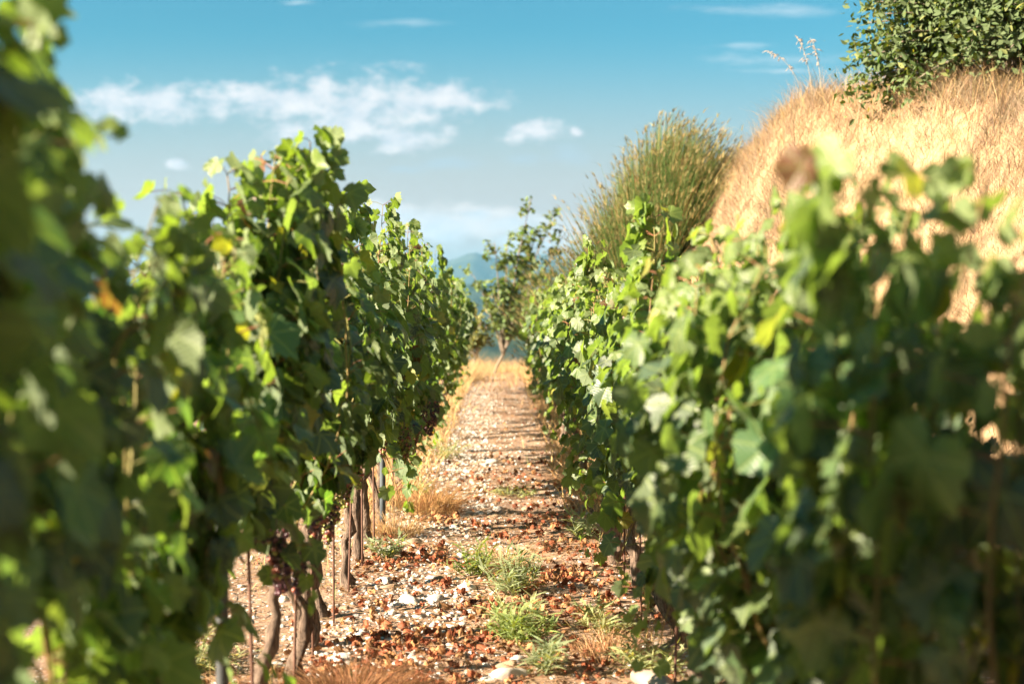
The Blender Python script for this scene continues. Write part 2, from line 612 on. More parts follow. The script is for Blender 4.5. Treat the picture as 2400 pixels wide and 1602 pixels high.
def place_leaves(mb, temps, pos, nor, tip, size, col, rng, cup=(.05, .55), crumple=0.0):
    """blade meshes at POS with normal NOR and tip direction TIP"""
    N = len(pos)
    nor = nrm(nor)
    tip = nrm(tip - (tip * nor).sum(1, keepdims=True) * nor)
    lat = np.cross(tip, nor)
    which = rng.integers(0, len(temps), N)
    for k, (tv, tf) in enumerate(temps):
        ix = np.where(which == k)[0]
        if not len(ix):
            continue
        u, v = tv[:, 0][None], tv[:, 1][None]
        m = len(ix)
        r2 = u * u + v * v
        c = rng.uniform(cup[0], cup[1], (m, 1)) * np.where(rng.random((m, 1)) < .8, 1, -1)
        fold = rng.uniform(-.1, .45, (m, 1))
        wav = rng.uniform(.02, .12, (m, 1))
        ph = rng.uniform(0, 6.28, (m, 1))
        bend = rng.uniform(-.1, .4, (m, 1))
        w = -c * r2 * .55 + fold * np.abs(u) * .6 + wav * np.sin(np.arctan2(u, v) * 4 + ph) * r2 * 1.6 - bend * np.clip(v, 0, 2) ** 2
        if crumple:
            w = w + rng.normal(0, crumple, w.shape)
        s = size[ix][:, None, None]
        V = pos[ix][:, None] + s * (u[..., None] * lat[ix][:, None] + v[..., None] * tip[ix][:, None] + w[..., None] * nor[ix][:, None])
        nv = tv.shape[0]
        F = (tf[None] + (np.arange(m) * nv)[:, None, None]).reshape(-1, 3)
        C = np.repeat(col[ix], nv, 0)
        UV = np.tile(np.c_[tv, np.zeros(nv)], (m, 1)) + np.repeat(np.c_[np.zeros((m, 2)), rng.uniform(0, 50, m)], nv, 0)
        mb.add(V.reshape(-1, 3), F, C, UV)


def leaf_colors(N, rng, young):
    g = np.array([.072, .117, .047])
    c = g * rng.uniform(.6, 1.35, (N, 1)) * np.array([1, 1, 1]) * rng.normal(1, .08, (N, 3))
    blue = rng.random(N) < .3
    c[blue] = np.array([.068, .108, .064]) * rng.uniform(.7, 1.3, (blue.sum(), 1))
    c = c * (1 - young[:, None]) + np.array([.13, .185, .04]) * young[:, None]
    ye = rng.random(N) < .03
    c[ye] = np.array([.24, .23, .04]) * rng.uniform(.7, 1.2, (ye.sum(), 1))
    br = rng.random(N) < .013
    c[br] = np.array([.13, .06, .03]) * rng.uniform(.6, 1.4, (br.sum(), 1))
    return np.clip(c, .005, .8)


def berries(mb, top, length, width, rng, ripe):
    n = int(115 * length / .13)
    v0, f0 = ICO1
    for i in range(n):
        t = rng.random() ** .8
        a = rng.uniform(0, 6.28)
        rr = width * (1 - t * .75) * (.35 + .65 * rng.random())
        p = np.array(top) + [rr * math.cos(a), rr * math.sin(a), -t * length]
        r_ = rng.uniform(.0065, .0095)
        k = rng.random()
        if k < ripe:
            c = np.array([.045, .016, .022]) * rng.uniform(.6, 1.8)
        elif k < ripe + .25:
            c = np.array([.30, .10, .07]) * rng.uniform(.6, 1.2)
        else:
            c = np.array([.25, .25, .05]) * rng.uniform(.6, 1.2)
        mb.add(v0 * r_ + p, f0, c)
    tube(mb, [np.array(top) + [0, 0, .05], np.array(top) - [0, 0, length * .6]], [.0025, .0015], 5, (.20, .15, .06))


import bmesh
def ico(sub):
    bm = bmesh.new()
    bmesh.ops.create_icosphere(bm, subdivisions=sub, radius=1)
    v = np.array([x.co[:] for x in bm.verts])
    f = np.array([[w.index for w in x.verts] for x in bm.faces])
    bm.free()
    return v, f


ICO1, ICO2, ICO3 = ico(1), ico(2), ico(3)


def make_vine(rowx, y, Ht, seed, hi, span=.46, n_canes=11, low=0, shoots=(), spread=.13, grapes=(), head=.52, lean=0.0):
    """one vine: trunk, canes, foliage, grape bunches; origin at the foot of the trunk"""
    rng = np.random.default_rng(seed)
    z0 = ground_z(rowx, y)
    root = empty('grapevine', (rowx, y, z0))
    # trunk with two arms
    mb = MB()
    n = 15
    t = np.linspace(0, 1, n)
    wob = np.cumsum(rng.normal(0, .010, (n, 2)), 0) + .018 * np.sin(np.linspace(0, rng.uniform(3, 9), n))[:, None] * rng.normal(0, 1, 2)
    pts = np.c_[wob[:, 0] + lean * t, wob[:, 1], -.06 + (head + .06) * t]
    rad = .022 * (1.25 - .45 * t + .45 * np.exp(-((t - 1) / .1) ** 2) + .35 * np.exp(-(t / .12) ** 2)) * rng.uniform(.8, 1.3) * (1 + .16 * rng.normal(size=n))
    tube(mb, pts, rad, 12, rng=rng, rough=.22)
    for s in (-1, 1):
        q = np.linspace(0, 1, 9)
        arm = np.c_[pts[-1, 0] + np.cumsum(rng.normal(0, .006, 9)), pts[-1, 1] + s * q * (span * .85), head + .02 + .05 * np.sin(q * 2) + np.cumsum(rng.normal(0, .004, 9))]
        arm[0] = pts[-1] - [0, 0, .02]
        tube(mb, arm, .017 * (1.1 - .5 * q), 9, rng=rng, rough=.12)
    mb.build('trunk', M_BARK, root)
    # canes
    cm, fm = MB(), MB()
    P_, N_, T_, S_, Yg = [], [], [], [], []
    cane_list = []
    for i in range(n_canes):
        y0 = rng.uniform(-span, span)
        b = np.array([pts[-1, 0] + rng.normal(0, .02), y0, head + .04])
        h = (Ht - head) * rng.uniform(.84, 1.02)
        top = np.array([float(np.clip(rng.normal(0, spread * .8), -.17, .17)), y0 + rng.normal(0, .12), head + h])
        bx = float(np.clip(rng.normal(0, spread), -.2, .2))
        q = np.linspace(0, 1, max(6, int(h / .068)))
        c = b + (top - b) * q[:, None]
        c[:, 0] += bx * np.sin(np.pi * q * .85)
        flop = max(0, rng.normal(.0, .07))
        c[:, 2] -= flop * np.clip(q - .75, 0, 1) * 3
        c[:, 0] += np.sign(bx) * flop * np.clip(q - .7, 0, 1) * 2
        c += np.cumsum(rng.normal(0, .006, c.shape), 0)
        cane_list.append((c, 1))
    for i in range(low):
        sx = rng.choice([-1, 1])
        b = np.array([0, rng.uniform(-span, span), head + rng.uniform(.05, .3)])
        q = np.linspace(0, 1, 8)
        c = b + np.c_[sx * (.08 + .13 * q) * np.sqrt(q), rng.normal(0, .15) * q, .05 * q - rng.uniform(.3, .5) * q ** 2]
        cane_list.append((c, .9))
    for (sx, sy, sz, dxx, dyy) in shoots:              # named long shoots: foot offset, tip height and drift
        q = np.linspace(0, 1, 20)
        b = np.array([sx, sy, Ht * .55])
        c = b + np.c_[dxx * q ** 1.5, dyy * q ** 1.5, (sz - Ht * .55) * q]
        c += np.cumsum(rng.normal(0, .004, c.shape), 0)
        cane_list.append((c, 2))
    for c, vig in cane_list:
        m = len(c)
        tc_ = rng.random()
        colr = np.array([.22, .13, .06]) * (1 - tc_) + np.array([.19, .19, .05]) * tc_
        tube(cm, c, np.linspace(.0042, .0018, m), 5, colr)
        for j in range(1, m):
            q = j / (m - 1)
            for rep in range(1 + (rng.random() < .9) + (rng.random() < .75) + (rng.random() < .4) + (vig > 1) * (1 + (rng.random() < .7))):
                if rng.random() < .5:
                    sg = 1 if (j + rep) % 2 else -1
                else:
                    sg = 1 if c[j, 0] > 0 else -1
                pd = np.array([sg * abs(rng.normal(.8, .3)), rng.normal(0, .55), rng.uniform(0, .55)])
                pd = pd / np.linalg.norm(pd) * rng.uniform(.05, .13) * (1 - .4 * max(0, q - .7) / .3)
                p = c[j] + pd
                apex = max(0, q - .72) / .28
                nn = np.array([sg * rng.uniform(.35, 1.0), rng.normal(0, .45), rng.uniform(-.05, .8)])
                if rng.random() < .12 + .3 * apex:
                    nn = rng.normal(size=3)
                    nn[2] = abs(nn[2])
                tt = np.array([sg * rng.uniform(.0, .5), rng.normal(0, .5), -1.0 + .9 * apex])
                s = rng.uniform(.042, .096) * (1 - (.45 if vig < 2 else .25) * apex) * (.8 if rep else 1)
                P_.append(p); N_.append(nn); T_.append(tt); S_.append(s)
                Yg.append(np.clip(apex * .8 + (rng.random() < .12) * .6, 0, 1))
                if hi and rng.random() < .7:
                    tube(cm, [c[j], c[j] + pd * .5 + [0, 0, .006], p], .0014, 3, (.26, .11, .06) if rng.random() < .5 else (.22, .22, .06), cap=False)
    P_, N_, T_, S_, Yg = map(np.array, (P_, N_, T_, S_, Yg))
    place_leaves(fm, T_HI if hi else T_LO, P_, N_, T_, S_, leaf_colors(len(P_), rng, Yg), rng)
    cm.build('canes', M_CANE, root)
    fm.build('foliage', M_LEAF, root)
    for (gx, gy, gz, ln, ripe) in grapes:
        gm = MB()
        berries(gm, (gx, gy, gz), ln, ln * .31, rng, ripe)
        gm.build('grape_bunch', M_GRAPE, root)
    return root, len(P_)


LX, RX = -.76, .66
GL, GR = 'grapevines of the row west of the path', 'grapevines of the row under the bank'
# y, height, shoots, grapes
left = [
    (0.62, 1.85, [], []),
    (1.35, 1.80, [(.05, .0, 1.92, .05, .0), (.05, -.1, 1.85, .03, -.1), (.06, .1, 1.8, .02, .0), (.1, .1, 1.78, .02, .0)], []),
    (2.1, 1.66, [(.05, -.2, 1.74, .05, .0), (.05, .0, 1.7, .0, .0)], []),
    (2.85, 1.42, [(.1, -.1, 1.5, .05, .0)], []),
    (3.6, 1.59, [(.12, .15, 1.72, .02, .1), (.1, .25, 1.74, .08, .1), (.05, .1, 1.68, .0, .0), (.14, .0, 1.70, .06, .2)], [(.16, .2, .72, .12, .5)]),
    (4.3, 1.61, [(.15, -.2, 1.78, .12, -.2), (.1, .0, 1.72, .1, -.1), (.05, -.3, 1.74, .1, .0)], [(.10, -.02, .68, .2, .9), (.14, .05, .62, .15, .9), (.06, .1, .66, .15, .8)]),
    (5.0, 1.53, [(.1, .2, 1.72, .05, .1)], [(.10, .0, .68, .16, .6), (.14, .12, .64, .15, .35), (.12, -.1, .7, .13, .5)]),
    (5.57, 1.55, [], [(.10, .1, .64, .16, .15), (.13, .2, .68, .15, .1)]),
    (6.1, 1.57, [(.1, 0, 1.80, .03, .1)], [(.15, .0, .68, .12, .05)]),
    (6.72, 1.63, [], []),
    (7.4, 1.65, [(.08, .1, 1.84, .04, .0)], [(.14, .1, .66, .12, .1)]),
    (8.1, 1.65, [], [(.22, -.1, .64, .18, .05), (.2, .15, .64, .18, .1)]),
    (8.8, 1.67, [(.06, .1, 1.86, .0, .0)], [(.22, 0, .62, .18, .1), (.2, -.3, .64, .16, .1)]),
    (9.5, 1.69, [], []),
    (10.2, 1.73, [(.05, .1, 1.92, .05, .0)], [(.22, .1, .62, .2, .85), (.26, -.1, .6, .18, .8), (.2, -.25, .6, .18, .5)]),
    (11.2, 1.73, [], [(.24, 0, .6, .2, .8), (.2, .25, .6, .18, .9)]),
    (12.2, 1.69, [], []),
    (13.3, 1.67, [(.12, .1, 1.86, .04, .0)], []),
    (14.3, 1.61, [], []), (15.3, 1.59, [], []), (16.3, 1.57, [(.1, 0, 1.75, .05, 0)], []), (17.3, 1.57, [], []),
    (18.3, 1.55, [], []), (19.3, 1.55, [(.1, .2, 1.72, .1, 0)], []), (20.3, 1.55, [], []), (21.3, 1.52, [], []), (22.3, 1.52, [], []),
]
right = [
    (1.0, 1.38, [], []), (1.7, 1.48, [(-.2, .25, 1.54, -.04, .0)], []),
    (2.5, 1.55, [], []), (3.3, 1.56, [], [(-.15, .1, .62, .14, .4)]), (4.1, 1.53, [], []),
    (5.07, 1.49, [(-.1, 0, 1.7, .0, .1), (-.08, .1, 1.66, .0, .1)], []), (5.6, 1.49, [], []), (6.1, 1.51, [], []), (6.67, 1.51, [], []), (7.4, 1.51, [], []), (8.3, 1.53, [(-.1, 0, 1.7, .0, 0)], []),
    (9.2, 1.53, [], []), (10.0, 1.53, [], []), (10.7, 1.55, [], []), (11.6, 1.55, [], []), (12.6, 1.55, [], []), (13.6, 1.55, [], []), (14.6, 1.55, [], []),
    (15.6, 1.55, [], []), (16.6, 1.55, [], []), (17.6, 1.53, [], []), (18.6, 1.53, [], []), (19.6, 1.51, [], []), (20.6, 1.49, [], []), (21.6, 1.49, [], []), (22.6, 1.49, [], []),
]

LAB_L = [
    'outermost grapevine cut off by the left edge, only its leaf tips in the picture',
    'darkest and most blurred tall grapevine, rising to the top of the picture beside the clouds',
    'blurred grapevine between the tall dark one at the left edge and the low dip',
    'blurred grapevine with a low dip in its top, left of the tallest bushy shoots',
    'bushy grapevine whose yellow green shoots stand highest against the big cloud',
    'grapevine with the largest dark purple grape bunch hanging above its trunk',
    'grapevine with sunlit reddish grapes above a thin pale trunk',
    'grapevine on a thick gnarled trunk rising from the rusty brown tuft',
    'grapevine with an upright shoot tip standing above the shaded row',
    'grapevine on a bare dark trunk beside the heap of white stones',
    'grapevine on a slim trunk just in front of the blue grey metal post',
    'grapevine just behind the blue grey metal post, greenish grapes below',
    'grapevine on a dark trunk beside straw grass past the metal post',
    'grapevine with a twisted trunk behind the brown dry bush',
    'grapevine with dark grapes hanging low past the brown dry bush',
]
LAB_R = [
    'darkest and most blurred grapevine, filling the right edge of the picture',
    'large blurred grapevine near the right edge with a shoot standing up before the bank',
    'blurred grapevine left of the tall blurred shoot, pale leaves at its top',
    'blurred grapevine of the sunlit row with a few grapes hanging near the ground',
    'softly blurred grapevine just in front of the one with the upright shoot tip',
    'grapevine with an upright pale green shoot tip before the big grass clump',
    'sharp leafy grapevine just behind the upright pale green shoot tip',
    'sharp grapevine whose leaves hang low beside the bare sunlit trunk',
    'grapevine standing on the thick bare sunlit trunk',
    'grapevine just behind the bare sunlit trunk, low leaves near the ground',
    'grapevine with a shoot above the row below the grass clump',
    'grapevine over the dusty green weed in the sunlit row',
]
NL = 0
for k, (y, h, sh, gr) in enumerate(left):
    hi = y < 10.5
    o, c = make_vine(LX + (.03 if y < 2 else 0), y, h, 99 + k, hi, shoots=sh, grapes=gr, n_canes=21 if y < 2 else (10 if 2 < y < 8 else 12), span=.3 if y < 2 else .42 if y < 11 else .55, low=1 if y < 3.9 else (0 if y < 7.6 else 4), head=.60 if 3.9 < y < 7.6 else .52)
    NL += c
    tag(o, LAB_L[k] if k < len(LAB_L) else 'distant grapevine in the far half of the shaded row, merged with its neighbours', 'grapevine', GL)
for k, (y, h, sh, gr) in enumerate(right):
    hi = y < 10.5
    o, c = make_vine(RX + (.2 if y < 1.2 else .06 if y < 2 else 0), y, h, 300 + k, hi, shoots=sh, grapes=gr, n_canes=16 if y < 4 else 12, span=.42 if y < 11 else .55, low=4 if y < 5 else 2, lean=.0, spread=.14 if y < 9 else .165, head=.46)
    NL += c
    tag(o, LAB_R[k] if k < len(LAB_R) else 'distant grapevine in the far half of the sunlit row, merged with its neighbours', 'grapevine', GR)
print('leaves', NL)

# training rods and posts
def rod(x, y, h, r, col, mat, name, label, cat, group=None, tilt=(0, 0)):
    mb = MB()
    z = ground_z(x, y)
    q = np.linspace(0, 1, 6)
    tube(mb, np.c_[tilt[0] * q, tilt[1] * q, -.1 + (h + .1) * q], r, 8, col)
    o = mb.build(name, mat)
    o.location = (x, y, z)
    return tag(o, label, cat, group)


rngp = np.random.default_rng(5)
GROD = 'thin training rods beside the vine trunks'
for (x, y, w) in [(LX + .05, 4.1, 'beside the trunk under the largest purple grapes'), (LX + .05, 4.85, 'touching the thin pale trunk with reddish grapes'),
                  (LX + .04, 5.45, 'before the thick gnarled trunk in the rusty tuft'), (LX + .06, 5.95, 'between the gnarled trunk and the next slim one'),
                  (LX + .05, 6.6, 'at the bare dark trunk beside white stones'), (LX + .05, 7.3, 'at the slim trunk before the metal post'),
                  (LX + .05, 8.0, 'close to the front of the blue grey metal post'), (LX + .05, 9.4, 'rising from the brown dry bush'),
                  (RX - .05, 4.95, 'under the upright shoot tip of the sunlit row'), (RX - .06, 6.0, 'in front of the bare sunlit trunk'),
                  (RX - .06, 6.85, 'behind the bare sunlit trunk among low leaves'), (RX - .05, 7.5, 'second behind the bare sunlit trunk'),
                  (RX - .05, 9.3, 'farthest along the sunlit row')]:
    rod(x, y, rngp.uniform(.9, 1.1), .005, (.13, .065, .045), M_RUST, 'training_rod', 'thin rusty rod ' + w, 'stake', GROD, (rngp.normal(0, .02), rngp.normal(0, .03)))
rod(LX + .03, 3.72, 1.1, .017, (.05, .055, .06), M_STEEL, 'metal_post', 'dark metal post blurred behind the nearest leaves of the shaded row', 'post')
rod(LX + .06, 8.45, 1.5, .018, (.055, .07, .085), M_STEEL, 'metal_post', 'straight blue grey metal post between dark twisted vine trunks', 'post')

# ------------------------------------------------------------------ blades of grass
def blades(mb, pos, h, w, dirn, curve, col, rng, segs=3):
    """tapered curved strips; POS Nx3, H,W N, DIRN Nx2 lean direction"""
    N = len(pos)
    t = np.linspace(0, 1, segs + 1)
    up = np.zeros((N, segs + 1, 3))
    lean = curve[:, None]
    up[..., 2] = h[:, None] * (t[None] - lean * .35 * t[None] ** 2)
    hor = h[:, None] * lean * (t[None] * .35 + .75 * t[None] ** 2)
    up[..., 0] = hor * dirn[:, :1]
    up[..., 1] = hor * dirn[:, 1:]
    a = rng.uniform(0, 6.28, N)
    side = np.stack([np.cos(a), np.sin(a), np.zeros(N)], 1)
    ww = (w[:, None] * (1 - t[None] ** 1.6 * .92))[..., None] * .5
    c = pos[:, None] + up
    V = np.stack([c - side[:, None] * ww, c + side[:, None] * ww], 2).reshape(-1, 3)
    k = (segs + 1) * 2
    f = []
    for i in range(segs):
        b = 2 * i
        f += [(b, b + 1, b + 3), (b, b + 3, b + 2)]
    F = (np.array(f)[None] + (np.arange(N) * k)[:, None, None]).reshape(-1, 3)
    mb.add(V, F, np.repeat(col, k, 0))
    return c[:, -1]


def straw_cols(N, rng, base=(.56, .36, .155)):
    return np.clip(np.array(base) * rng.uniform(.65, 1.3, (N, 1)) * rng.normal(1, .06, (N, 3)), .02, .9)


# dry grass over the bank
rng = np.random.default_rng(8)
mb = MB()
N = 480000
y = rng.uniform(6, 29, N)
tt = rng.uniform(-.05, 1.5, N)
x = np.interp(y, BY, BF) + tt * (np.interp(y, BY, BC) - np.interp(y, BY, BF))
keep = (vnoise(x * 2.2, y * 2.2, 4) > rng.uniform(0, .5, N)) & (rng.random(N) < np.clip(tt * 8 + .5, 0, 1))
x, y, tt = x[keep], y[keep], tt[keep]
N = len(x)
clump = vnoise(x * 3, y * 3, 7)
ang = vnoise(x * 1.4, y * 1.4, 12) * 9 + rng.normal(0, 1.3, N)
dirn = np.c_[np.cos(ang) - .15, np.sin(ang) - .05]
h = rng.uniform(.06, .20, N) * (.4 + 1.1 * clump) * np.where(rng.random(N) < .03, 1.7, 1)
blades(mb, np.c_[x, y, H(x, y) - .02], h, rng.uniform(.0022, .0048, N), dirn, rng.uniform(.25, 1.3, N), straw_cols(N, rng, (.38, .285, .185)) * (.42 + .9 * (.6 * vnoise(x * .9, y * .9, 15) + .4 * vnoise(x * 4, y * 4, 16)))[:, None], rng, 2)
n2 = 9000
y2 = rng.uniform(8.5, 14.5, n2)
t2 = rng.normal(1.05, .28, n2)
x2 = np.interp(y2, BY, BF) + t2 * (np.interp(y2, BY, BC) - np.interp(y2, BY, BF))
k2 = vnoise(x2 * 1.8, y2 * 1.8, 61) > rng.uniform(.25, .8, n2)
x2, y2 = x2[k2], y2[k2]
n2 = len(x2)
a2 = rng.uniform(0, 6.28, n2)
blades(mb, np.c_[x2, y2, H(x2, y2) - .02], rng.uniform(.12, .38, n2), rng.uniform(.003, .006, n2), np.c_[np.cos(a2), np.sin(a2)], rng.uniform(.1, 1.0, n2), straw_cols(n2, rng, (.36, .24, .12)), rng)
tag(mb.build('dry_grass', M_BLADE), 'dry straw coloured grass covering the steep bank', 'grass', kind='stuff')

# dry grass at the end of the path and along the feet of the rows
mb = MB()
N = 26000
x = np.r_[rng.uniform(-3.5, 1.6, N // 2), rng.normal(-.85, .22, N // 4), rng.normal(.8, .2, N - N // 2 - N // 4)]
y = np.r_[rng.uniform(22, 31, N // 2), rng.uniform(9, 27, N // 2)][:N]
mid = (np.abs(x + .05) < .45) & (y < 29)
keep = ~mid | (rng.random(N) < .12)
x, y = x[keep], y[keep]
N = len(x)
h = rng.uniform(.08, .34, N) * np.where(y > 24, 1.3, .8)
ang = rng.uniform(0, 6.28, N)
blades(mb, np.c_[x, y, H(x, y) - .01], h, rng.uniform(.006, .012, N), np.c_[np.cos(ang), np.sin(ang)], rng.uniform(.2, 1.1, N), straw_cols(N, rng, (.58, .38, .18)), rng)
N = 16000
x = np.r_[rng.uniform(-3.2, -.95, N // 2), rng.normal(-.9, .16, N // 4), rng.normal(.85, .2, N - N // 2 - N // 4)]
y = rng.uniform(4, 14, N)
keep = vnoise(x * 1.6, y * 1.6, 33) > rng.uniform(.2, .8, N)
x, y = x[keep], y[keep]
N = len(x)
ang = rng.uniform(0, 6.28, N)
cg = np.where(rng.random(N)[:, None] < .55, straw_cols(N, rng), np.array([.24, .30, .11]) * rng.uniform(.7, 1.3, (N, 1)))
blades(mb, np.c_[x, y, H(x, y) - .01], rng.uniform(.03, .15, N), rng.uniform(.002, .005, N), np.c_[np.cos(ang), np.sin(ang)], rng.uniform(.2, 1.4, N), cg, rng)
tag(mb.build('verge_grass', M_BLADE), 'thin dry and green grass under the vine rows and at the path end', 'grass', kind='stuff')

# ------------------------------------------------------------------ big tussock on the bank
def tussock(loc, radius, height, n, seed):
    rng = np.random.default_rng(seed)
    root = empty('tall_grass_clump', loc)
    mb, hd = MB(), MB()
    a = rng.uniform(0, 6.28, n)
    d = np.sqrt(rng.random(n))
    pos = np.c_[np.cos(a) * d * radius * .62, np.sin(a) * d * radius * .62, np.zeros(n) - .1]
    pos[:, 2] += np.minimum(H(pos[:, 0] + loc[0], pos[:, 1] + loc[1]) - loc[2], .25)
    dirn = np.c_[np.cos(a), np.sin(a)] + rng.normal(0, .25, (n, 2))
    h = height * rng.uniform(.55, 1.05, n) * (1 - .34 * d * d)
    cur = d * rng.uniform(.1, .62, n) + .03
    col = np.array([.085, .135, .034]) * rng.uniform(.6, 1.4, (n, 1))
    dry = rng.random(n) < .14
    col[dry] = np.array([.40, .27, .10]) * rng.uniform(.6, 1.2, (dry.sum(), 1))
    tips = blades(mb, pos, h, rng.uniform(.010, .018, n), dirn, cur, col, rng, 5)
    mb.build('blades', M_GREENBLADE, root)
    pick = rng.random(n) < .3
    tp = tips[pick]
    m = len(tp)
    blades(hd, np.repeat(tp, 3, 0) - [0, 0, .03], rng.uniform(.05, .10, m * 3), rng.uniform(.007, .013, m * 3), np.repeat(dirn[pick], 3, 0) + rng.normal(0, .5, (m * 3, 2)), rng.uniform(.3, 1.0, m * 3), straw_cols(m * 3, rng, (.26, .21, .09)), rng, 2)
    hd.build('seed_heads', M_BLADE, root)
    return root


tx, ty = 1.6, 15.6
o = tussock((tx, ty, ground_z(tx, ty)), 1.1, 2.15, 26000, 3)
tag(o, 'big dome of tall olive green grass with tan seed tips on the bank', 'grass clump')
tx, ty = 1.45, 18.0
o = tussock((tx, ty, ground_z(tx, ty)), .6, .95, 2200, 4)
tag(o, 'lower pale tuft of grass at the foot of the big green clump', 'grass clump')

# wild oats standing against the sky on the bank's crest
GOAT = 'wild oat stems on the crest of the bank'
for i, (x, y, h, lx) in enumerate([(2.78, 12.7, .72, -.14), (2.86, 12.7, .62, -.1), (2.75, 13.0, .55, -.3), (3.4, 11.3, .5, -.35)]):
    mb = MB()
    q = np.linspace(0, 1, 8)
    st = np.c_[lx * q ** 2, rng.normal(0, .1) * q, h * (q - .15 * q ** 4)]
    tube(mb, st, np.linspace(.003, .0015, 8), 4, (.4, .3, .18))
    for j in range(26):
        f = rng.uniform(.5, 1)
        p = np.array([np.interp(f, q, st[:, a]) for a in range(3)])
        e = p + [rng.normal(0, .03), rng.normal(0, .03), rng.uniform(-.05, .02)]
        tube(mb, [p, (p + e) / 2 + [0, 0, .008], e], [.0012, .004, .001], 4, (.46, .34, .24))
    o = mb.build('wild_oat_stem', M_BLADE)
    o.location = (x, y, ground_z(x, y))
    tag(o, 'pale dry oat stem with drooping seeds on the skyline of the bank', 'dry grass', GOAT)

# ------------------------------------------------------------------ shrub on top of the bank
def shrub(loc, rx, ry, rz, nleaf, seed, lsize, cols, nbr=60):
    rng = np.random.default_rng(seed)
    root = empty('evergreen_shrub', loc)
    st, fm = MB(), MB()
    P_, N_, T_ = [], [], []
    per = nleaf // nbr
    for i in range(nbr):
        d = rng.normal(size=3)
        d[2] = abs(d[2]) * .9 - .25
        d /= np.linalg.norm(d)
        e = d * [rx, ry, rz] * rng.uniform(.75, 1.05)
        e[2] = max(e[2] + rz * .22, .02)
        q = np.linspace(0, 1, 7)[:, None]
        s = np.array([rng.normal(0, .12), rng.normal(0, .12), -.05])
        c = s + (e - s) * q + np.array([0, 0, .25]) * np.sin(q * np.pi)
        tube(st, c, np.linspace(.018, .004, 7), 5, (.16, .12, .08))
        m = per
        f = rng.uniform(.45, 1.05, m)
        base = s + (e - s) * f[:, None] + np.array([0, 0, .25]) * np.sin(f[:, None] * np.pi)
        P_.append(base + rng.normal(0, .085, (m, 3)))
        nn = rng.normal(size=(m, 3)) * .8 + d * .6 + [0, 0, .4]
        N_.append(nn)
        T_.append(d + rng.normal(size=(m, 3)) * .6 + [0, 0, .5])
    P_, N_, T_ = map(np.concatenate, (P_, N_, T_))
    n = len(P_)
    lance = [(np.array([(0, 0), (.22, .3), (.26, .6), (0, 1.1), (-.26, .6), (-.22, .3)]), np.array([(0, 2, 1), (0, 3, 2), (0, 4, 3), (0, 5, 4)]))]
    c = np.array(cols) * rng.uniform(.65, 1.3, (n, 1)) * rng.normal(1, .08, (n, 3))
    ye = rng.random(n) < .05
    c[ye] = np.array([.19, .19, .04]) * rng.uniform(.7, 1.2, (ye.sum(), 1))
    place_leaves(fm, lance, P_, N_, T_, rng.uniform(.7, 1.3, n) * lsize, np.clip(c, .01, .5), rng)
    st.build('stems', M_TREEBARK, root)
    fm.build('foliage', M_LEAF_FAR, root)
    return root


sx, sy = 4.1, 10.9
o = shrub((sx, sy, ground_z(sx, sy)), 1.3, 1.1, 1.4, 40000, 6, .055, (.045, .075, .018), 220)
tag(o, 'dense dark green shrub on top of the dry grassy bank', 'shrub')

# ------------------------------------------------------------------ small tree at the end of the path
def small_tree(name, loc, tips, seed, lsize, cols, trunk_r, per, spread, dens=1.0):
    rng = np.random.default_rng(seed)
    root = empty(name, loc)
    tm, bm_, fm = MB(), MB(), MB()
    fork = np.array([.18, 0, .38])
    tube(tm, [[0, 0, -.1], [.05, .02, .12], [.12, 0, .26], fork], np.linspace(trunk_r, trunk_r * .75, 4), 8, (.3, .22, .15), rng=rng, rough=.05)
    tm.build('trunk', M_TREEBARK, root)
    P_, N_, T_ = [], [], []
    for tx_, tz_ in tips:
        e = np.array([tx_, rng.normal(0, .35), tz_])
        q = np.linspace(0, 1, 12)
        mid_ = fork + (e - fork) * .45 + [-.05 * np.sign(tx_), 0, .05 + .12 * (tz_ - .4) * .3]
        c = (1 - q[:, None]) ** 2 * fork + 2 * q[:, None] * (1 - q[:, None]) * mid_ + q[:, None] ** 2 * e
        c += np.cumsum(rng.normal(0, .008, c.shape), 0)
        tube(bm_, c, np.linspace(trunk_r * .6, .005, 12), 6, (.26, .19, .13))
        ln = np.linalg.norm(e - fork)
        nsub = int(5 + ln * 5)
        for s in range(nsub):
            f = .3 + .7 * (s + rng.random()) / nsub
            p = np.array([np.interp(f, q, c[:, a]) for a in range(3)])
            d = nrm(rng.normal(size=3) + np.array([0, 0, .4]))
            sub = p + np.linspace(0, 1, 5)[:, None] * d * rng.uniform(.06, .22) * spread
            tube(bm_, sub, np.linspace(.006, .003, 5), 4, (.26, .19, .12))
            m = int(per * rng.uniform(.5, 1.4))
            w = rng.uniform(.3, 1.1, m)[:, None]
            P_.append(p + w * (sub[-1] - p) + rng.normal(0, .035, (m, 3)))
            nn = rng.normal(size=(m, 3)) + [0, 0, .6]
            N_.append(nn)
            T_.append(d + rng.normal(size=(m, 3)) * .7 + [0, 0, -.3])
    P_, N_, T_ = map(np.concatenate, (P_, N_, T_))
    n = len(P_)
    ov = [(np.array([(0, 0), (.3, .25), (.38, .6), (0, 1.1), (-.38, .6), (-.3, .25)]), np.array([(0, 2, 1), (0, 3, 2), (0, 4, 3), (0, 5, 4)]))]
    c = np.array(cols) * rng.uniform(.55, 1.5, (n, 1)) * rng.normal(1, .1, (n, 3))
    place_leaves(fm, ov, P_, N_, T_, rng.uniform(.6, 1.3, n) * lsize, np.clip(c, .01, .5), rng)
    bm_.build('branches', M_TREEBARK, root)
    fm.build('crown', M_LEAF_FAR, root)
    return root


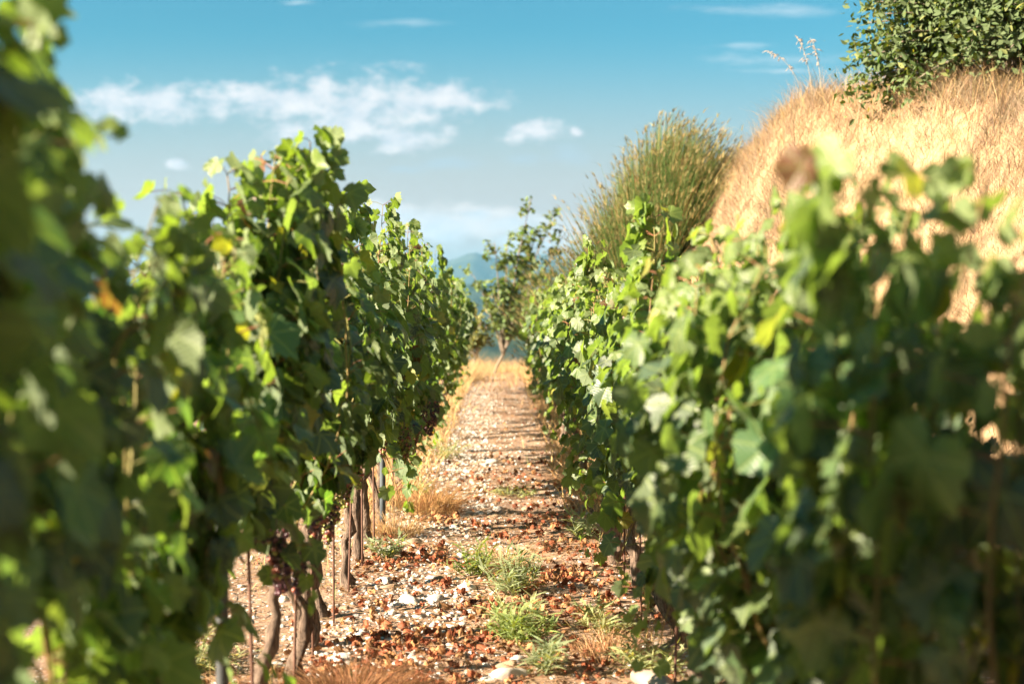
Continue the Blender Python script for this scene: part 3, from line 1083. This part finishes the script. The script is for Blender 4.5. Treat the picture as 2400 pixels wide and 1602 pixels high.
o = small_tree('small_tree', (-.12, 28.0, ground_z(-.12, 28)), [(-.45, 1.95), (.05, 2.6), (.3, 2.75), (.68, 3.42), (.92, 2.9), (1.18, 3.15), (1.42, 2.85), (.25, 1.9), (.6, 2.2), (.9, 2.0), (1.2, 2.1), (.5, 1.4), (.0, 1.5), (1.0, 1.5), (.75, 2.6)], 12, .085, (.105, .155, .045), .04, 15, 1.1)
tag(o, 'small slender tree with sparse olive leaves at the end of the path', 'tree')
o = small_tree('bush', (-.62, 26.6, ground_z(-.62, 26.6)), [(-.4, 1.0), (-.15, 1.25), (.1, 1.3), (.3, 1.05), (.0, .8), (.35, .75), (-.3, .7)], 14, .07, (.17, .17, .055), .03, 26, 1.3)
tag(o, 'low pale green bush beside the small tree at the path end', 'bush')

o = small_tree('bush', (.85, 27.4, ground_z(.85, 27.4)), [(-.5, .9), (-.2, 1.2), (.1, 1.45), (.4, 1.3), (.7, 1.0), (.2, .8), (-.3, .6), (.6, .6)], 15, .07, (.10, .14, .04), .03, 20, 1.2)
tag(o, 'leafy green bush right of the small tree, partly behind the sunlit row', 'bush')
# ------------------------------------------------------------------ stones
def stone_shape(base, seed, ang):
    rng = np.random.default_rng(seed)
    v, f = base
    v = v.copy()
    for k in range(ang):
        d = nrm(rng.normal(size=3))
        h = rng.uniform(.5, .85)
        dot = v @ d
        over = np.clip(dot - h, 0, None)
        v = v - over[:, None] * d * .85
    v = v * (1 + .09 * np.sin(v @ rng.normal(size=3) * 2.5 + rng.uniform(0, 6))[:, None])
    return v * [1, rng.uniform(.65, .95), rng.uniform(.42, .7)], f


rng = np.random.default_rng(21)


def stone_col(rng, k=None):
    k = rng.random() if k is None else k
    if k < .6: c = np.array([.53, .50, .46])
    elif k < .85: c = np.array([.49, .475, .46])
    else: c = np.array([.42, .30, .20])
    return np.clip(c * rng.uniform(.75, 1.12), 0, .8)


meshes = []
for i in range(24):
    mb = MB()
    v, f = stone_shape(ICO3, 500 + i, 9 if i % 3 else 16)
    mb.add(v, f, stone_col(rng, (.3, .7, .3, .95)[i % 4]))
    meshes.append(mb.mesh('stone', M_STONE))

spots = [(-.40, 6.42, .075), (-.47, 6.30, .045), (-.56, 6.9, .06), (-.53, 6.75, .07), (-.60, 5.35, .07), (-.46, 5.7, .05), (-.36, 5.45, .045), (-.30, 6.95, .05), (-.16, 6.75, .06), (-.10, 6.28, .05),
         (-.62, 7.7, .07), (-.5, 8.0, .08), (-.57, 8.6, .07), (-.44, 7.5, .05), (-.05, 5.05, .055), (.02, 5.25, .06), (.06, 5.35, .05), (-.7, 4.9, .05), (-.2, 5.9, .045),
         (.46, 7.3, .055), (.52, 5.35, .06), (.44, 5.2, .05), (.33, 6.85, .06), (.27, 8.4, .05), (.36, 10.5, .06), (.45, 10.2, .05), (-.08, 12.2, .07), (-.1, 9.3, .05)]
for i in range(272):
    y = 4.2 + 11 * rng.random() ** 1.3
    if rng.random() < .62: x = rng.normal(-.38, .22)
    elif rng.random() < .6: x = rng.uniform(-.75, .85)
    else: x = rng.uniform(-2.3, -.6)
    spots.append((x, y, rng.uniform(.018, .045)))
NAMED = {2: 'rounded white stone nearest the bare dark trunk', 3: 'blocky pale stone of the heap by the bare dark trunk', 4: 'large pale boulder by the gnarled trunk and the rusty tuft',
         10: 'pale stone before the blue grey metal post', 11: 'wide flat stone at the foot of the straw grass', 14: 'long grey stone lying left of the flat white rock',
         0: 'bulky white stone in the middle of the stony left side', 19: 'pale stone beside the bare sunlit trunk', 20: 'single pale stone by the thin pale weed of the sunlit row'}
for i, (x, y, s) in enumerate(spots):
    o = bpy.data.objects.new('stone', meshes[i % 24])
    o.location = (x, y, ground_z(x, y) + s * -.08)
    o.rotation_euler = (rng.normal(0, .2), rng.normal(0, .2), rng.uniform(0, 6.28))
    o.scale = (s, s, s)
    COL.objects.link(o)
    if i in NAMED:
        tag(o, NAMED[i], 'stone', 'larger stones on the path')
        continue
    tone = ('white', 'grey', 'white', 'tan')[i % 4]
    size = 'fist sized' if s > .043 else ('egg sized' if s > .03 else 'walnut sized')
    side = 'behind the shaded trunks' if x < LX else ('on the stony side by the shaded row' if x < -.15 else ('along the middle of the path' if x < .25 else 'on the side by the sunlit row'))
    far = 'at the near end' if y < 6.2 else ('in sharp focus' if y < 8.5 else 'far down the path')
    g = f'{tone} {size} stone {side}, {far}'
    tag(o, g, 'stone', g)

# gravel too small to count
mb = MB()
gshapes = [stone_shape(ICO1, 900 + i, 5) for i in range(10)]
for i in range(10):
    v, f = gshapes[i]
    n = 1500
    y = 3.8 + 23 * rng.random(n) ** 1.6
    x = np.where(rng.random(n) < .55, rng.normal(-.4, .24, n), rng.uniform(-1.9, 1.7, n))
    s = rng.uniform(.005, .02, n) * np.where(rng.random(n) < .1, 1.5, 1)
    a = rng.uniform(0, 6.28, n)
    ca, sa = np.cos(a)[:, None], np.sin(a)[:, None]
    V = np.stack([v[:, 0][None] * ca - v[:, 1][None] * sa, v[:, 0][None] * sa + v[:, 1][None] * ca, np.repeat(v[:, 2][None], n, 0)], -1) * s[:, None, None]
    V += np.stack([x, y, H(x, y) + s * .0], -1)[:, None]
    cols = np.array([stone_col(rng) for _ in range(n)])
    mb.add(V.reshape(-1, 3), (f[None] + (np.arange(n) * len(v))[:, None, None]).reshape(-1, 3), np.repeat(cols, len(v), 0))
tag(mb.build('gravel', M_STONE), 'small pale gravel strewn over the path', 'gravel', kind='stuff')

# ------------------------------------------------------------------ fallen leaves and straw
mb = MB()
cl = [(-.62, 4.95, .22, 90), (-.45, 5.05, .2, 80), (-.25, 4.85, .2, 70), (-.05, 4.75, .2, 60), (-.3, 5.45, .14, 40), (-.55, 5.6, .12, 30), (.12, 6.25, .12, 30), (.28, 7.05, .15, 45), (.1, 6.9, .1, 25),
      (-.12, 6.3, .12, 30), (-.45, 7.35, .14, 35), (-.35, 7.6, .1, 20), (-.4, 8.8, .1, 25), (.45, 7.8, .14, 30), (.4, 6.2, .15, 30), (.2, 5.9, .12, 25), (-.25, 5.75, .1, 20), (.3, 8.6, .14, 25), (-.55, 9.6, .15, 30), (.1, 5.5, .15, 30)]
for i in range(90):
    cl.append((rng.uniform(-.7, .75), 5 + 8 * rng.random() ** 1.2, rng.uniform(.08, .25), int(rng.uniform(4, 12))))
X, Y = [], []
for (x, y, s, n) in cl:
    n = int(n * 1.7)
    X.append(rng.normal(x, s * .8, n)); Y.append(rng.normal(y, s * .9, n))
X.append(rng.uniform(-2, 1.8, 160)); Y.append(4 + 15 * rng.random(160) ** 1.3)
X, Y = np.concatenate(X), np.concatenate(Y)
n = len(X)
c = np.where(rng.random(n)[:, None] < .55, np.array([.30, .095, .045]), np.array([.42, .22, .10])) * rng.uniform(.5, 1.35, (n, 1))
Nn = rng.normal(size=(n, 3)) * .6 + [0, 0, 1]
place_leaves(mb, T_HI, np.c_[X, Y, H(X, Y) + rng.uniform(.006, .03, n)], Nn, rng.normal(size=(n, 3)), rng.uniform(.012, .030, n), c, rng, cup=(.6, 2.8), crumple=.16)
tag(mb.build('fallen_leaves', M_LITTER), 'curled rust brown vine leaves scattered over the path', 'fallen leaves', kind='stuff')

mb = MB()
n = 42000
x = rng.uniform(-1.6, 1.4, n)
y = 4 + 22 * rng.random(n) ** 1.4
keep = vnoise(x * 3, y * 2, 51) > rng.uniform(.1, .8, n)
x, y = x[keep], y[keep]
n = len(x)
a = rng.uniform(0, 3.14, n)
L = rng.uniform(.02, .13, n)
w = rng.uniform(.0009, .0022, n)
p = np.c_[x, y, H(x, y) + rng.uniform(.003, .02, n)]
d = np.c_[np.cos(a), np.sin(a), rng.normal(0, .15, n)]
s = np.c_[-np.sin(a), np.cos(a), np.zeros(n)]
V = np.stack([p - d * L[:, None] / 2 - s * w[:, None], p - d * L[:, None] / 2 + s * w[:, None], p + d * L[:, None] / 2 + s * w[:, None], p + d * L[:, None] / 2 - s * w[:, None], p + [0, 0, .003]], 1)
F = (np.array([(0, 4, 1), (1, 4, 2), (2, 4, 3), (3, 4, 0)])[None] + (np.arange(n) * 5)[:, None, None]).reshape(-1, 3)
mb.add(V.reshape(-1, 3), F, np.repeat(straw_cols(n, rng, (.40, .25, .15)), 5, 0))
tag(mb.build('straw', M_BLADE), 'broken dry stalks and straw littering the path', 'straw', kind='stuff')

# ------------------------------------------------------------------ weeds and dry tufts
def weed(loc, r, h, n, seed, base, label, group=None):
    rng = np.random.default_rng(seed)
    mb = MB()
    lance = [(np.array([(0, 0), (.04, .2), (.065, .5), (.045, .8), (0, 1.1), (-.045, .8), (-.065, .5), (-.04, .2)]), np.array([(0, 2, 1), (0, 7, 2), (7, 6, 2), (6, 3, 2), (6, 5, 3), (5, 4, 3)]))]
    ns = max(4, int(n / 9))
    P_, N_, T_ = [], [], []
    for i in range(ns):
        a, d = rng.uniform(0, 6.28), math.sqrt(rng.random())
        e = np.array([math.cos(a) * d * r, math.sin(a) * d * r, h * rng.uniform(.5, 1) * (1 - .5 * d)])
        s = e * [.25, .25, 0] 
        q = np.linspace(0, 1, 5)[:, None]
        c = s + (e - s) * q
        tube(mb, c, np.linspace(.003, .0015, 5), 4, np.array(base) * .9)
        m = 16
        f = rng.uniform(.1, 1, m)[:, None]
        aa = rng.uniform(0, 6.28, m)
        out = np.c_[np.cos(aa), np.sin(aa), rng.uniform(.1, 1.1, m)]
        P_.append(s + (e - s) * f)
        T_.append(out)
        N_.append(np.c_[-np.cos(aa) * .5, -np.sin(aa) * .5, np.ones(m)])
    P_, N_, T_ = map(np.concatenate, (P_, N_, T_))
    m = len(P_)
    c = np.array(base) * rng.uniform(.65, 1.35, (m, 1)) * rng.normal(1, .06, (m, 3))
    place_leaves(mb, lance, P_, N_, T_, rng.uniform(.05, .10, m), np.clip(c, .01, .7), rng, cup=(0, .35))
    o = mb.build('weed', M_LEAF_FAR)
    o.location = (loc[0], loc[1], ground_z(*loc))
    return tag(o, label, 'weed', group)


GRN, PALE, GREY = (.26, .34, .10), (.40, .42, .21), (.29, .34, .20)
GW = 'green weeds growing out of the stony path'
weed((-.13, 7.0), .14, .24, 130, 1, GRN, 'fresh green bushy weed left of the dry grass tuft on the path', GW)
weed((.08, 6.6), .2, .27, 190, 2, GREY, 'widest grey green weed with narrow leaves in front of the dry tuft', GW)
weed((.07, 5.95), .17, .18, 150, 3, PALE, 'pale yellowish green weed spreading in the middle of the path', GW)
weed((.08, 5.62), .16, .2, 150, 4, GRN, 'bright green weed low in the middle of the path', GW)
weed((.15, 5.15), .12, .2, 90, 5, GREY, 'small upright weed behind the flat white rock', GW)
weed((-.60, 7.55), .13, .18, 90, 6, GREY, 'grey green weed growing among white stones by the shaded trunks', GW)
weed((.45, 5.85), .2, .18, 130, 7, PALE, 'pale spreading weed near the foot of a bare trunk', GW)
weed((.55, 5.2), .2, .15, 120, 8, PALE, 'thin pale weed low against the sunlit vine row', GW)
weed((.47, 8.2), .2, .25, 120, 9, GREY, 'dusty green weed under the low leaves of the sunlit row', GW)
weed((.66, 6.3), .14, .2, 90, 10, PALE, 'pale weed around the foot of the bare sunlit trunk', GW)
weed((-.5, 12.5), .25, .25, 120, 11, PALE, 'far pale green weed beside the shaded row', GW)
weed((-.55, 10.0), .14, .14, 60, 12, GRN, 'small green weed past the dry brown bush', GW)
weed((.1, 10.0), .25, .1, 80, 13, PALE, 'low pale weed flat on the path beyond the tuft', GW)
weed((-1.15, 5.3), .28, .2, 200, 14, PALE, 'pale green weeds seen between trunks behind the shaded row', GW)


def tuft(loc, r, h, n, seed, base, label, flat=.8):
    rng = np.random.default_rng(seed)
    mb = MB()
    a = rng.uniform(0, 6.28, n)
    d = np.sqrt(rng.random(n))
    pos = np.c_[np.cos(a) * d * r * .6, np.sin(a) * d * r * .6, np.zeros(n)]
    pos[:, 2] = H(pos[:, 0] + loc[0], pos[:, 1] + loc[1]) - ground_z(*loc)
    dirn = np.c_[np.cos(a), np.sin(a)] + rng.normal(0, .6, (n, 2))
    blades(mb, pos, h * rng.uniform(.5, 1.1, n), rng.uniform(.0018, .004, n), dirn, d * flat + rng.uniform(.1, .7, n), straw_cols(n, rng, base), rng, 4)
    o = mb.build('dry_tuft', M_BLADE)
    o.location = (loc[0], loc[1], ground_z(*loc))
    return tag(o, label, 'dry tuft', 'dry grass tufts along the path')


tuft((.03, 7.15), .16, .22, 420, 1, (.52, .36, .18), 'straw coloured grass tuft standing in the middle of the path')
tuft((-.45, 9.2), .28, .26, 900, 2, (.42, .24, .10), 'brown dry bush of grass beside the row of dark trunks')
tuft((-.62, 8.3), .25, .2, 500, 3, (.50, .32, .15), 'straw grass leaning between stones at the dark trunks')
tuft((-.50, 4.75), .26, .17, 1800, 4, (.26, .13, .06), 'dense rusty brown tuft at the foot of the nearest trunks')
tuft((.55, 10.6), .2, .22, 400, 5, (.52, .33, .16), 'orange dry grass under the sunlit row near a far trunk')
tuft((-.55, 25.5), .5, .75, 700, 7, (.56, .40, .20), 'tall pale dry grass at the far end of the path beside the bush')
tuft((.42, 5.5), .25, .12, 500, 6, (.54, .34, .18), 'sparse straw spreading below the sunlit row')

# pale broken wood at the foot of the sunlit row
mb = MB()
tube(mb, [[0, 0, .02], [.01, .1, .035], [.0, .2, .03], [-.02, .3, .025]], [.035, .042, .04, .03], 10, (.30, .24, .19), rng=rng, rough=.08)
o = mb.build('broken_log', M_STONE)
o.location = (.57, 4.75, ground_z(.57, 4.75))
o.rotation_euler = (0, 0, R(12))
tag(o, 'short pale weathered piece of wood lying below the sunlit row', 'log')
mb = MB()
v, f = stone_shape(ICO3, 1234, 14)
mb.add(v * [.10, .06, .05], f, (.50, .46, .40))
o = mb.build('stone', M_STONE)
o.location = (.02, 5.08, ground_z(.02, 5.08) + .01)
o.rotation_euler = (0, 0, R(20))
tag(o, 'largest flat white rock on the path beside a small weed', 'stone', 'larger stones on the path')

# ------------------------------------------------------------------ the air
mb = MB()
x0, x1, y0, y1, z0, z1 = -5600, 5600, -400, 5750, -80, 205
v = [(x0, y0, z0), (x1, y0, z0), (x1, y1, z0), (x0, y1, z0), (x0, y0, z1), (x1, y0, z1), (x1, y1, z1), (x0, y1, z1)]
f = [(0, 2, 1), (0, 3, 2), (4, 5, 6), (4, 6, 7), (0, 1, 5), (0, 5, 4), (1, 2, 6), (1, 6, 5), (2, 3, 7), (2, 7, 6), (3, 0, 4), (3, 4, 7)]
mb.add(v, f)
hm, hn, hout = new_mat('haze')
vol = hn.new('ShaderNodeVolumePrincipled')
vol.inputs['Color'].default_value = (.22, .54, .82, 1)
vol.inputs['Density'].default_value = 1.35e-4
vol.inputs['Anisotropy'].default_value = .2
hn.l.new(vol.outputs[0], hout.inputs['Volume'])
hz_o = mb.build('haze', hm, smooth=False)
tag(hz_o, kind='stuff')
